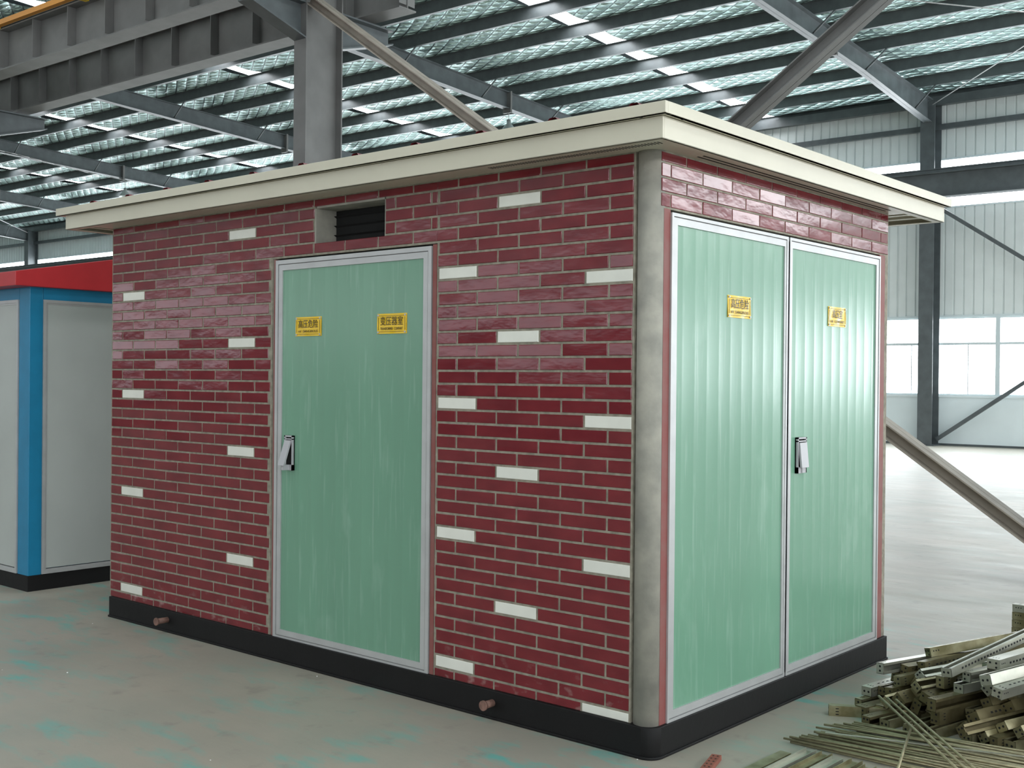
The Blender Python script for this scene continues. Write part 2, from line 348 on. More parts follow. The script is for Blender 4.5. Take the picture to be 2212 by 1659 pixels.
# roof tie rods under the foil near the right end of the far wall
def simple(name, mb, m, label, cat, group=None, loc=None):
    o = mb.build(name, m)
    if loc is not None: rebase(o, loc)
    return tag(o, label, cat, group)
mb = MB(); mb.rod(B(-7.0, 24.3, 8.36), B(1.2, 15.5, 8.9), .012, 6); simple('roof_tie_rod', mb, m_alu, 'thin roof tie rod rising right from the wall column top', 'rod', 'roof tie rods')
mb = MB(); mb.rod(B(-7.1, 15.4, 8.85), B(1.2, 24.3, 8.4), .012, 6); simple('roof_tie_rod', mb, m_alu, 'thin roof tie rod leaving the rightmost rafter midway', 'rod', 'roof tie rods')
mb = MB(); mb.rod(B(-50.0, 24.4, 8.35), B(-42.1, 15.5, 8.9), .015, 6); simple('roof_tie_rod', mb, m_alu, 'pale roof tie rod in the bay at the left edge', 'rod', 'roof tie rods')

def hcol(name, u, v, bf, d, z1, m, label, group=None, bracket=None):
    root = empty(name, B(u, v, 0), label, 'column', group)
    mb = MB(); t = .018
    mb.box(u - bf / 2, u + bf / 2, v - d / 2, v - d / 2 + t, 0, z1, 0, B); mb.box(u - bf / 2, u + bf / 2, v + d / 2 - t, v + d / 2, 0, z1, 0, B)
    mb.box(u - .007, u + .007, v - d / 2 + t, v + d / 2 - t, 0, z1, 0, B); under(mb.build('shaft', m), root)
    mb = MB(); mb.box(u - bf / 2 - .08, u + bf / 2 + .08, v - d / 2 - .08, v + d / 2 + .08, 0, .025, 0, B); under(mb.build('base_plate', m), root)
    for (va, vb) in bracket or []:
        mb = MB()       # tapering crane bracket: web and two flanges from the shaft outwards
        for w_, za, zb, zc, zd in ((.009, 5.68, 6.12, 5.94, 6.12), (bf / 2, 5.67, 5.69, 5.93, 5.95), (bf / 2, 6.1, 6.12, 6.1, 6.12)):
            P = [B(u - w_, va, za), B(u + w_, va, za), B(u + w_, va, zb), B(u - w_, va, zb), B(u - w_, vb, zc), B(u + w_, vb, zc), B(u + w_, vb, zd), B(u - w_, vb, zd)]
            for f in ((0, 1, 2, 3), (7, 6, 5, 4), (0, 4, 5, 1), (1, 5, 6, 2), (2, 6, 7, 3), (3, 7, 4, 0)): mb.face([P[i] for i in f])
        under(mb.build('crane_bracket', m_steel), root)
    return root
wl = {0: 'dark steel wall column at right, beside the windows', 5: 'dark steel wall column above the red roof at far left', -1: 'dark steel far-wall column beyond the right edge of the picture'}
for k in (-1, 0, 5): hcol('wall_column', UR - SP * k, 24.8, .36, .5, 8.5, m_steel, wl[k], 'far wall columns')
hcol('hall_column', -8.24, 5.6, .22, .6, 9.4, m_steelc, 'large grey steel column rising behind the cabin roof', 'crane columns', [(5.3, 4.45), (5.9, 6.8)])
hcol('hall_column', -8.24 - SP, 5.6, .22, .6, 9.4, m_steelc, 'grey steel column at the left edge of the picture, under the crane beams', 'crane columns', [(5.3, 4.45), (5.9, 6.8)])
hcol('hall_column', -8.24 + SP, 5.6, .22, .6, 9.4, m_steelc, 'grey steel column just beyond the right edge of the picture', 'crane columns')

# crane runway beams
def crane(v, u0, u1, zb, zt, label, stiff=True, m=m_steelc):
    root = empty('crane_beam', B(u1, v, zb), label, 'crane beam', 'crane runway beams')
    mb = MB(); mb.sweep(ibeam(zt - zb, .30, .02, .012), B(u0, v, zb), B(u1, v, zb)); under(mb.build('girder', m), root)
    if stiff:
        u = u1 - .02; k = 0
        while u > u0 and k < 90:
            mb = MB(); mb.box(u - .006, u + .006, v - .14, v - .008, zb + .06, zt - .02, 0, B); mb.box(u - .006, u + .006, v + .008, v + .14, zb + .06, zt - .02, 0, B)
            under(mb.build('stiffener', m), root); u -= .95; k += 1
    mb = MB(); mb.sweep([(-.04, 0), (.04, 0), (.035, .02), (.012, .03), (.012, .08), (.03, .09), (.03, .12), (-.03, .12), (-.03, .09), (-.012, .08), (-.012, .03), (-.035, .02)], B(u0, v, zt), B(u1, v, zt)); under(mb.build('rail', m_steel), root)
    return root
crane(6.36, -60, -7.45, 6.15, 6.84, 'lower of the two crane beams at top left, running behind the grey column')
r = crane(4.85, -60, -7.75, 6.15, 6.78, 'upper of the two crane beams at top left, with an orange bar along it')
mb = MB(); mb.box(-60, -7.8, 4.62, 4.70, 6.80, 6.875, 0, B); under(mb.build('conductor_bar', m_orange), r)['label'] = 'orange conductor bar'
for u in (-12.05, -14.5, -9.6):
    mb = MB(); mb.box(u - .04, u + .04, 4.58, 4.74, 6.74, 6.94, 0, B); under(mb.build('bar_clip', m_yellow), r)['label'] = 'yellow clip'
crane(24.15, -60, 12.3, 6.05, 6.64, 'crane beam along the far wall in front of the strip window', stiff=False, m=m_steel)

# X bracing between the crane columns
def brace(p0, p1, label, m, wv=.2, h=.11):
    root = empty('column_brace', p0, label, 'brace', 'cross braces between the crane columns')
    for s in (-1, 1):
        c = s * (wv / 4 + .004); hw = wv / 4
        pr = [(c - s * hw, 0), (c + s * hw, 0), (c + s * hw, .012), (c - s * hw + s * .01, .012), (c - s * hw + s * .01, h - .012), (c + s * hw, h - .012), (c + s * hw, h), (c - s * hw, h)]
        if s < 0: pr = pr[::-1]
        mb = MB(); mb.sweep(pr, p0, p1); under(mb.build('channel', m), root)
    return root
brace(B(-8.2, 5.42, 6.13), B(.42, 5.42, .14), 'double-channel brace running down right from the grey column to the right edge', m_brace)
brace(B(-8.1, 5.78, .06), B(.45, 5.78, 5.95), 'darker diagonal brace rising right behind the cabin roof', m_steelc, wv=.17, h=.14)
# rod bracing on the far wall
mb = MB(); mb.box(0, 1, 0, 1, 0, 1)
def bar(name, p0, p1, w_, h, m, label, cat, group=None):
    mb = MB(); mb.sweep([(-w_ / 2, -h / 2), (w_ / 2, -h / 2), (w_ / 2, h / 2), (-w_ / 2, h / 2)], p0, p1); o = mb.build(name, m); rebase(o, p0); return tag(o, label, cat, group)
bar('wall_brace', B(-7.0, 24.7, 5.92), B(1.3, 24.7, .2), .08, .09, m_steel, 'dark diagonal wall brace running down right from under the crane beam', 'brace', 'far wall braces')
bar('wall_brace', B(-7.0, 24.85, .15), B(1.3, 24.85, 5.95), .08, .09, m_steel, 'dark diagonal wall brace rising right from the wall column foot', 'brace', 'far wall braces')
bar('wall_girt', B(-62, 24.97, 7.93), B(12.4, 24.97, 7.93), .10, .13, m_steel, 'horizontal steel girt on the white sheeting above the strip window', 'girt')
bar('eave_beam', B(-62, 24.9, 8.57), B(12.4, 24.9, 8.57), .16, .22, m_steel, 'dark steel eave beam along the top of the far wall', 'beam')
# cable sagging along one rafter
mb = MB(); pr = None
for i in range(25):
    t = i / 24; v = 9 + 10 * t; p = B(UR - SP * 3 + .14, v, foil(v) - .64 - .06 * math.sin(t * 9)); 
    if pr: mb.rod(pr, p, .012, 5)
    pr = p
simple('electric_cable', mb, m_alu, 'pale cable sagging along the underside of the rafter at left', 'cable')
# pendant lamps
def lamp(u, v, z, label):
    root = empty('pendant_lamp', B(u, v, z), label, 'lamp', 'pendant lamps')
    c = B(u, v, z)
    mb = MB(); mb.rod(c + Vector((0, 0, .28)), B(u, v, 8.5), .010, 6); under(mb.build('hanger', m_alu), root)
    mb = MB(); mb.lathe(c, [(.0, .30), (.05, .30), (.055, .2), (.09, .17), (.13, .12), (.20, .02), (.22, 0), (.215, 0), (.19, .02), (.12, .11), (.05, .17)], 24); under(mb.build('lamp_shade', m_lamp), root)
lamp(UR - SP - .1 + .1, 18.76, 7.86, 'grey bell pendant lamp hanging behind the middle of the cream roof')
lamp(UR - SP * 3 - .1, 18.9, 7.82, 'grey bell pendant lamp hanging above the left part of the cream roof')

# ================================================================== BRICK CABIN
Z0 = .105; P_ = .0614; W_ = .25; XL = -4.05; YB = 2.33; XR_ = .12
kiosk = empty('transformer_cabin', (0, 0, 0), 'dark red glazed-brick transformer cabin with green doors and a cream overhanging roof', 'cabin')
def kid(mb, name, m, parent=None, bevel=0, label=None):
    o = mb.build(name, m, parent or kiosk, bevel)
    if label: o['label'] = label
    return o
# steel base with rounded front corner
mb = MB(); r = .06; arc = [(XR_ + .015 - r + r * math.sin(math.radians(t)), -.015 + r - r * math.cos(math.radians(t))) for t in range(0, 91, 15)]
out = [(XL + .02, -.015)] + arc + [(XR_ + .015, YB), (XL + .02, YB)]
def prism(mb, pts, z0, z1, mi=0, smooth_from=None):
    n = len(pts); k = len(mb.v); mb.v += [(x, y, z0) for x, y in pts] + [(x, y, z1) for x, y in pts]
    for i in range(n):
        j = (i + 1) % n; mb.f.append((k + i, k + j, k + n + j, k + n + i)); mb.mi.append(mi); mb.sm.append(smooth_from is not None and smooth_from[0] <= i < smooth_from[1])
    mb.f.append(tuple(k + i for i in reversed(range(n)))); mb.mi.append(mi); mb.sm.append(False)
    mb.f.append(tuple(k + n + i for i in range(n))); mb.mi.append(mi); mb.sm.append(False)
prism(mb, out, .008, .130, smooth_from=(1, 7))
g = .008; arc2 = [(XR_ + .015 + g - (r + g) + (r + g) * math.sin(math.radians(t)), -.015 - g + (r + g) - (r + g) * math.cos(math.radians(t))) for t in range(0, 91, 15)]
prism(mb, [(XL + .02, -.015 - g)] + arc2 + [(XR_ + .015 + g, YB), (XL + .02, YB)], .0, .012, smooth_from=(1, 7))
kid(mb, 'base_frame', m_black, bevel=.003)
for x, L_ in ((-3.36, .075), (-.735, .06)):
    mb = MB(); mb.rod((x, -.012, .075), (x, -.012 - L_, .075), .017, 14); mb.rod((x, -.012 - L_, .075), (x, -.022 - L_, .075), .023, 14)
    kid(mb, 'lifting_lug', m_lug, label='rusty round lifting lug')

# wall core (mortar bed) with openings
DX0, DX1, DZ1 = -2.392, -1.130, 34 * P_ + Z0            # door opening in the long face
VX0, VX1, VZ0, VZ1 = -2.025, -1.503, 35 * P_ + Z0, 38 * P_ + Z0
ZT = 2.4904
mb = MB()
def wallpiece(x0, x1, z0, z1, y0=.0035, y1=.13): mb.box(x0, x1, y0, y1, z0, z1)
wallpiece(XL, DX0, Z0 + .015, ZT); wallpiece(DX1, .01, Z0 + .015, ZT)
wallpiece(DX0, VX0 - .012, DZ1, ZT); wallpiece(VX1 + .012, DX1, DZ1, ZT)
wallpiece(VX0 - .012, VX1 + .012, DZ1, VZ0 - .012); wallpiece(VX0 - .012, VX1 + .012, VZ1 + .012, ZT)
mb.box(-.01, .06, .129, .139, Z0, ZT)
mb.box(0.0, XR_ - .0035, .050, 2.284, 35 * P_ + Z0, ZT)     # lintel over the double door
mb.box(0.0, XR_ - .004, 2.285, YB, Z0 + .01, ZT)        # far jamb pier
mb.box(XL, XL + .12, .13, YB, Z0, ZT); mb.box(XL, .0, YB - .12, YB, Z0, ZT)
kid(mb, 'mortar_bed', m_mortar)

# tiles
rt = random.Random(3)
tl = MB()
def tile(a0, a1, z0, z1, mi=0, face='y'):
    if a1 - a0 < .012: return
    t = .008; b = .0022; tx = rt.uniform(-.0008, .0008); tz = rt.uniform(-.0007, .0007); o_ = rt.uniform(-.0008, .0008)
    def P(a, z, d):
        d = d + (tx * (1 if a > (a0 + a1) / 2 else -1) + tz * (1 if z > (z0 + z1) / 2 else -1) if d < .002 else 0) + o_
        return (a, d, z) if face == 'y' else (XR_ - d, a, z)
    F_ = [P(a0 + b, z0 + b, 0), P(a1 - b, z0 + b, 0), P(a1 - b, z1 - b, 0), P(a0 + b, z1 - b, 0)]
    G = [P(a0, z0, .002), P(a1, z0, .002), P(a1, z1, .002), P(a0, z1, .002)]
    H = [P(a0, z0, t), P(a1, z0, t), P(a1, z1, t), P(a0, z1, t)]
    tl.face(F_, mi)
    for A, B_ in ((F_, G), (G, H)):
        for i in range(4):
            j = (i + 1) % 4; tl.face([A[i], B_[i], B_[j], A[j]], mi)
g_ = .0108
WH = set()
for r_ in (1, 11, 21, 31): WH.add((r_, 'R', 4)); WH.add((r_, 'L', 1))
for r_ in (6, 16, 26, 36): WH.add((r_, 'R', 2)); WH.add((r_, 'L', 5))
for r_ in (0, 10, 20, 30): WH.add((r_, 'R', 0))
XRl = -2.4197 + .01
for r_ in range(39):
    z0 = Z0 + r_ * P_ + g_; z1 = Z0 + (r_ + 1) * P_
    if r_ == 0: z0 = Z0 + .026
    if r_ == 38: z1 = Z0 + 38.75 * P_
    # right section, tiles counted leftwards from the pillar
    half = (r_ % 2 == 1); x = .001; k = 0; lim = -4.5 * W_ + .0
    while x > lim + .02:
        wd = W_ / 2 if (half and k == 0) else W_
        xa = max(x - wd + g_, lim + .004 if r_ < 34 else lim - .004)
        tile(xa, x, z0, z1, 1 if (r_, 'R', k) in WH else 0); x -= wd; k += 1
    # left section, counted rightwards from the left end
    x = XL + .012; k = 0; xe = XRl + .02 if r_ < 34 else lim - .006
    base = -2.4197 - 6.5 * W_
    b0 = base + (W_ / 2 if half else W_)
    edges = [XL + .012, b0] + [b0 + W_ * i for i in range(1, 14)]
    for k in range(len(edges) - 1):
        xa = edges[k] if k == 0 else edges[k] + g_ / 2; xb = edges[k + 1] - g_ / 2
        if xa >= xe: break
        xb = min(xb, xe if r_ >= 34 else DX0 - .014)
        mi = 1 if (r_, 'L', k) in WH else 0
        if 35 <= r_ <= 37:
            if xa < VX0 and xb > VX0: tile(xa, VX0 - .014, z0, z1, mi); xa = VX1 + .014
            if VX0 <= xa < VX1: xa = VX1 + .014
        tile(xa, xb, z0, z1, mi)
# band over the double door on the short face
for r_ in range(35, 39):
    z0 = Z0 + r_ * P_ + g_ * .8; z1 = Z0 + (r_ + 1) * P_
    if r_ == 38: z1 = Z0 + 38.75 * P_
    e = [.034] + [(.10 if r_ % 2 else .222) + W_ * i for i in range(12)]
    for k in range(len(e) - 1):
        ya = e[k] if k == 0 else e[k] + g_ * .35; yb = min(e[k + 1] - g_ * .35, 2.318)
        if ya > 2.3: break
        tile(ya, yb, z0, z1, 0, 'x')
kid(tl, 'brick_tiling', [m_tile, m_white])

# corner pillar with rounded front corner, grey render and red paint to the door side
mb = MB(); r = .0578
pts = [(.0605 + r * math.cos(math.radians(t)), .050 + r * math.sin(math.radians(t))) for t in range(0, 360, 10)]
prism(mb, pts, .118, ZT, smooth_from=(0, 36)); kid(mb, 'corner_pillar', m_plaster)
mb = MB(); mb.box(.06, XR_ - .0005, .052, .0995, .118, 35 * P_ + Z0); kid(mb, 'jamb_strip', m_redpaint, label='red painted jamb strip')
mb = MB(); mb.box(.02, XR_ - .0015, 2.213, 2.286, .118, 35 * P_ + Z0); kid(mb, 'jamb_strip', m_redpaint, label='red painted jamb strip')
mb = MB(); mb.box(DX0 + .012, -2.362, .004, .05, .118, DZ1 - .004); kid(mb, 'jamb_strip', m_redpaint, label='red painted strip left of the single door')
mb = MB(); mb.box(-1.158, DX1 - .002, .002, .05, .118, DZ1 - .004); kid(mb, 'jamb_strip', m_redpaint, label='red painted strip right of the single door')
mb = MB(); mb.box(DX0 - .012, DX0 + .012, .01, .1, .118, DZ1); kid(mb, 'joint_strip', m_plaster)

# ventilation opening: grey reveal, block and slats coloured black for the unlit inside
mb = MB(); t = .012; yb = .30
mb.box(VX0 - t, VX0, .002, yb, VZ0, VZ1); mb.box(VX1, VX1 + t, .008, yb, VZ0, VZ1)
mb.box(VX0, VX1, .006, yb, VZ0 - t, VZ0); mb.box(VX0, VX1, .006, yb, VZ1, VZ1 + t)
kid(mb, 'vent_reveal', m_plaster)
mb = MB(); mb.box(VX0 + .0005, VX1 - .0005, yb - .16, yb, VZ0 + .0005, VZ1 - .0005); kid(mb, 'vent_interior', m_hole, label='black vent opening')  # black block: shade of the vent's depth put into colour
for zz in (.05, .1, .15):
    mb = MB(); mb.sweep([(-.012, -.001), (.012, -.001), (.012, .001), (-.012, .001)], (VX0, yb - .165, VZ0 + zz), (VX1, yb - .165, VZ0 + zz), up=(0, .5, 1)); kid(mb, 'vent_slat', m_hole)  # slats blackened so they sink into the vent's shade

# ---------------- doors
def frame(mb, a0, a1, z0, z1, wd, Pm, d0, d1, mi=0):
    mb.box(a0, a0 + wd, d0, d1, z0, z1, mi, Pm); mb.box(a1 - wd, a1, d0, d1, z0, z1, mi, Pm)
    mb.box(a0 + wd, a1 - wd, d0, d1, z0, z0 + wd, mi, Pm); mb.box(a0 + wd, a1 - wd, d0, d1, z1 - wd, z1, mi, Pm)
FY = lambda a, d, z: (a, -d, z)            # long face, d outwards
FX = lambda a, d, z: (XR_ + d, a, z)       # short face
def sheet(a0, a1, z0, z1, Pm, d, pitch=.1, off=.05):
    """door sheet with shallow pressed beads"""
    mb = MB(); pr = [(a0, 0)]; a = a0 + off
    while a < a1 - .02: pr += [(a - .014, 0), (a - .007, .0006), (a, .0010), (a + .007, .0006), (a + .014, 0)]; a += pitch
    pr.append((a1, 0))
    for (p, dp), (q, dq) in zip(pr[:-1], pr[1:]): mb.face([Pm(p, d + dp, z0), Pm(q, d + dq, z0), Pm(q, d + dq, z1), Pm(p, d + dp, z1)], 0, True)
    return mb
def weld(o):
    import bmesh
    b = bmesh.new(); b.from_mesh(o.data); bmesh.ops.remove_doubles(b, verts=b.verts, dist=1e-5); b.to_mesh(o.data); b.free(); return o
def text(body, size, loc, Pm, a, z, d, parent, m, name, sx=1., offs=0):
    cu = bpy.data.curves.new(name, 'FONT'); cu.body = body; cu.size = size; cu.align_x = 'CENTER'; cu.align_y = 'CENTER'; cu.extrude = .0003; cu.offset = offs
    tmp = bpy.data.objects.new(name, cu); C.objects.link(tmp); bpy.context.view_layer.update()
    me = bpy.data.meshes.new_from_object(tmp.evaluated_get(bpy.context.evaluated_depsgraph_get())); bpy.data.objects.remove(tmp)
    xs = [v.co.x for v in me.vertices]; w0 = (max(xs) - min(xs)) if xs else 1; mx = (max(xs) + min(xs)) / 2 if xs else 0
    k = sx / w0
    for v in me.vertices: v.co = Pm(a + (v.co.x - mx) * k, d + v.co.z, z + v.co.y)
    me.materials.clear(); me.materials.append(m); o = bpy.data.objects.new(name, me); C.objects.link(o); o.parent = parent; return o
def sign(a0, a1, z0, z1, Pm, d, parent, cn, en, cw=None):
    mb = MB(); nx, nz = 14, 8; rs = random.Random(a0)
    ph = rs.uniform(0, 6)
    def D(i, j): return d + .0035 + .0018 * math.sin(i * .8 + ph) * math.sin(j * .6 + ph * .5)
    for i in range(nx):
        for j in range(nz):
            A = lambda i, j: Pm(a0 + (a1 - a0) * i / nx, D(i, j), z0 + (z1 - z0) * j / nz)
            mb.face([A(i, j), A(i + 1, j), A(i + 1, j + 1), A(i, j + 1)], 0, True)
    mb.box(a0, a1, d, d + .001, z0, z1, 0, Pm)
    for aa in (a0 + .009, a1 - .009):
        for zz in (z0 + .008, z1 - .008): mb.box(aa - .004, aa + .004, d, d + .008, zz - .004, zz + .004, 1, Pm)
    W2 = a1 - a0; H = z1 - z0; ln = .0012; i_ = .010; e = .018
    for (p, q, s, t_) in ((a0 + e, a1 - e, z0 + i_, z0 + i_ + ln), (a0 + e, a1 - e, z1 - i_ - ln, z1 - i_), (a0 + i_, a0 + i_ + ln, z0 + e, z1 - e), (a1 - i_ - ln, a1 - i_, z0 + e, z1 - e)): mb.box(p, q, d + .005, d + .0062, s, t_, 2, Pm)
    o = mb.build('warning_sign', [m_yellow, m_alu, m_ink], parent)
    am = (a0 + a1) / 2
    text(cn, .046, None, Pm, am, z0 + H * .60, d + .0062, parent, m_ink, 'sign_lettering', cw or W2 * .76, offs=0)
    text(en, .018, None, Pm, am, z0 + H * .245, d + .0062, parent, m_ink, 'sign_lettering', W2 * .76)
    return o
def handle(a0, a1, z0, z1, Pm, d, parent, swing):
    mb = MB(); mb.box(a0, a1, d, d + .006, z0, z1, 0, Pm)
    fr_ = .008
    for (p, q, s, t_) in ((a0, a0 + fr_, z0, z1), (a1 - fr_, a1, z0, z1), (a0, a1, z1 - .008, z1), (a0, a1, z0, z0 + .03), (a0, a1, z1 - .022, z1 - .016)): mb.box(p, q, d, d + .016, s, t_, 0, Pm)
    mb.box(a0 + fr_, a1 - fr_, d + .006, d + .0068, z0 + .03, z1 - .008, 1, Pm)
    h = mb.build('handle', [m_grey, m_hole], parent)
    f = MB(); lo = d + .012 + swing
    P4 = lambda a, z, dd: Pm(a, dd, z)
    za, zb = z0 + .028, z1 - .026; aa, ab = a0 + .010, a1 - .010
    A = [P4(aa, za, lo), P4(ab, za, lo), P4(ab, zb, d + .012), P4(aa, zb, d + .012)]; Bq = [P4(aa, za, lo + .01), P4(ab, za, lo + .01), P4(ab, zb, d + .022), P4(aa, zb, d + .022)]
    f.face(A); f.face(Bq)
    for i in range(4): f.face([A[i], A[(i + 1) % 4], Bq[(i + 1) % 4], Bq[i]])
    mf = f.build('handle_flap', m_grey, parent)
    if swing > .01:
        mb = MB(); am = (aa + ab) / 2; mb.box(am - .010, am + .010, d + .006, lo - .002, z0 + .002, z0 + .03, 0, Pm); mb.build('latch_body', m_grey, parent)
# single door in the long face
dr = MB(); frame(dr, -2.358, -1.163, .118, 2.182, .022, FY, -.03, .004); frame(dr, -2.336, -1.185, .140, 2.160, .004, FY, -.03, -.004, 1)
frame(dr, -2.332, -1.189, .144, 2.156, .030, FY, -.03, .001)
door1 = kid(dr, 'door', [m_alu, m_alud], label='green single door in grey aluminium frame'); 
sh = sheet(-2.303, -1.218, .172, 2.127, FY, -.006); weld(sh.build('door_sheet', m_green, door1))
sign(-2.189, -1.978, 1.766, 1.868, FY, -.006, door1, '高压危险', 'HV  DANGEROUS')
sign(-1.546, -1.335, 1.767, 1.867, FY, -.006, door1, '变压器室', 'TRANSFORMER  COMPART')
handle(-2.262, -2.192, 1.045, 1.232, FY, -.005, door1, .045)
# double door in the short face, two leaves
dl = MB(); frame(dl, .100, 1.124, .128, 2.242, .014, FX, -.03, .008); frame(dl, .114, 1.114, .142, 2.228, .004, FX, -.03, .0, 1); frame(dl, .118, 1.122, .146, 2.224, .030, FX, -.03, .005)
doorL = kid(dl, 'door', [m_alu, m_alud], label='green door leaf nearest the corner')
weld(sheet(.148, 1.108, .176, 2.194, FX, -.002).build('door_sheet', m_green, doorL))
drr = MB(); frame(drr, 1.140, 2.208, .128, 2.242, .014, FX, -.03, .008); frame(drr, 1.150, 2.194, .142, 2.228, .004, FX, -.03, .0, 1); frame(drr, 1.140, 2.190, .146, 2.224, .032, FX, -.03, .005)
doorR = kid(drr, 'door', [m_alu, m_alud], label='green door leaf with the grey handle, farther from the corner')
weld(sheet(1.172, 2.160, .178, 2.192, FX, -.002).build('door_sheet', m_green, doorR))
sign(.568, .774, 1.832, 1.931, FX, -.002, doorL, '高压危险', 'HV  DANGEROUS')
sign(1.575, 1.781, 1.834, 1.935, FX, -.002, doorR, '高压室', 'HV  COMPART', .115)
handle(1.228, 1.322, 1.101, 1.276, FX, -.001, doorR, .012)
mb = MB(); mb.box(.06, XR_ - .032, .095, 2.215, .118, 2.255); kid(mb, 'door_gap_shade', m_hole)  # added black sheet, gives the gaps around the leaves their shade
mb = MB(); mb.box(DX0 + .02, DX1 - .01, .032, .06, .118, DZ1); kid(mb, 'door_gap_shade', m_hole)  # same black sheet for the shade around the single door

# ---------------- roof: cap with a lip, fascia, soffit, ribbed sheet on top
RX0, RX1, RY0, RY1 = -4.40, .285, -.20, 2.84
roof = MB()
def ring(mb, x0, x1, y0, y1, z0, z1, t, mi=0):
    mb.box(x0, x1, y0, y0 + t, z0, z1, mi); mb.box(x0, x1, y1 - t, y1, z0, z1, mi); mb.box(x0, x0 + t, y0 + t, y1 - t, z0, z1, mi); mb.box(x1 - t, x1, y0 + t, y1 - t, z0, z1, mi)
ring(roof, RX0, RX1, RY0, RY1, 2.577, 2.624, .02); roof.box(RX0 + .001, RX1 - .001, RY0 + .001, RY1 - .001, 2.612, 2.623)
ring(roof, RX0, RX1, RY0, RY1, 2.577, 2.580, .05)
cap = kid(roof, 'roof_cap', m_cream, bevel=.003)
f = MB(); ring(f, RX0 + .068, RX1 - .032, RY0 + .032, RY1 - .03, 2.487, 2.575, .012); ring(f, RX0 + .068, RX1 - .032, RY0 + .032, RY1 - .03, 2.487, 2.492, .05)
kid(f, 'fascia', m_cream, bevel=.002)
s = MB(); s.box(XL - .02, RX1 - .045, RY0 + .045, 2.36, 2.4905, 2.500)
pass
for y in (2.47, 2.62): s.box(XL, RX1 - .05, y, y + .05, 2.50, 2.53)
for x in (-4.22,): s.box(x, x + .05, RY0 + .05, RY1 - .05, 2.50, 2.53)
kid(s, 'soffit', m_cream)
s = MB()
for i in range(60):
    x = .20 - i * .0155; s.box(x, x + .005, -.105, -.070, 2.4895, 2.4908)
for j in range(3):
    s.box(.150 + j * .028, .158 + j * .028, .25, 2.2, 2.4892, 2.4908)
kid(s, 'soffit_vent', m_hole, label='dark ventilation slots in the soffit')
s = MB(); s.box(RX0 + .3, RX1 - .25, RY0 + .25, RY1 - .3, 2.55, 2.60); kid(s, 'inner_ceiling', m_black)
s = MB(); pr = []
x = RX0 + .06
while x < RX1 - .42: pr += [(x, 0), (x + .34, 0), (x + .355, .014), (x + .385, .014), (x + .40, 0)]; x += .41
for (a, da), (b, db) in zip(pr[:-1], pr[1:]): s.face([(a, RY0 + .012, 2.6235 + da), (b, RY0 + .012, 2.6235 + db), (b, RY1 - .3, 2.6235 + db), (a, RY1 - .3, 2.6235 + da)])
kid(s, 'roof_sheet', m_roofred, label='dark red ribbed roof sheet')
for (x, y, fx) in ((.16, RY0 + .016, 0), (RX1 - .016, -.05, 1)):
    s = MB(); s.lathe((x, y, 2.5762), [(0, 0), (.008, 0), (.008, .001)], 12); kid(s, 'cap_screw', m_hole)

# ================================================================== NEIGHBOUR CABIN (blue, grey, red)
nb = empty('painted_cabin', (-5.256, .026, 0), 'blue-framed cabin with pale grey panels and red gable roof at left edge', 'cabin')
NX1, NX0, NY0, NY1 = -5.20, -9.6, .03, 2.45
mb = MB(); mb.box(NX0, NX1, NY0, NY1, 0, .112); under(mb.build('base_frame', m_black), nb)
mb = MB(); mb.box(NX1 - .155, NX1 - .0, NY0 - .0, NY0 + .10, .112, 2.18); under(mb.build('corner_post', m_blue, bevel=.004), nb)
mb = MB(); mb.box(NX0, NX1 - .155, NY0 + .03, NY1, .112, 2.17); mb.box(NX1 - .155, NX1 - .03, NY0 + .1, NY1, .112, 2.17); under(mb.build('body', m_blue), nb)
mb = MB(); mb.box(NX0, NX1 - .156, NY0, NY0 + .029, 2.085, 2.172); mb.box(NX1 - .029, NX1, NY0 + .101, NY1, 2.085, 2.172); under(mb.build('top_rail', m_blue), nb)
GX = lambda a, d, z: (NX1 + d, a, z); GY = lambda a, d, z: (a, NY0 - d, z)
for nm, a0, a1, Pm in (('wall_panel', NY0 + .10, NY1 - .1, GX), ('wall_panel', -7.4, NX1 - .16, GY), ('wall_panel', -9.5, -7.45, GY)):
    mb = MB(); mb.box(a0 + .03, a1 - .03, -.03, -.002, .155, 2.055, 0, Pm); p = under(mb.build(nm, m_panel), nb)
    mb = MB(); frame(mb, a0, a1, .115, 2.085, .022, Pm, -.03, .008); frame(mb, a0 + .022, a1 - .022, .137, 2.063, .012, Pm, -.03, .002)
    q = mb.build('panel_frame', m_alu, p); q.data.transform(Matrix.Translation(-Vector(nb.location)))
# gable roof
mb = MB(); EX1 = NX1 + .07; EX0 = NX0 - .1; EY0, EY1 = NY0 - .14, NY1 + .14; ze = 2.17; zf = 2.27; yr = (EY0 + EY1) / 2; zr = 2.27 + .19 * (yr - EY0)
A = [(EY0, ze), (EY1, ze), (EY1, zf), (yr, zr), (EY0, zf)]
k = len(mb.v); mb.v += [(EX0, y, z) for y, z in A] + [(EX1, y, z) for y, z in A]
for i in range(5): mb.f.append((k + i, k + (i + 1) % 5, k + 5 + (i + 1) % 5, k + 5 + i)); mb.mi.append(0); mb.sm.append(False)
mb.f.append((k + 4, k + 3, k + 2, k + 1, k)); mb.f.append((k + 5, k + 6, k + 7, k + 8, k + 9)); mb.mi += [0, 0]; mb.sm += [False, False]
under(mb.build('roof', m_red, bevel=.004), nb)

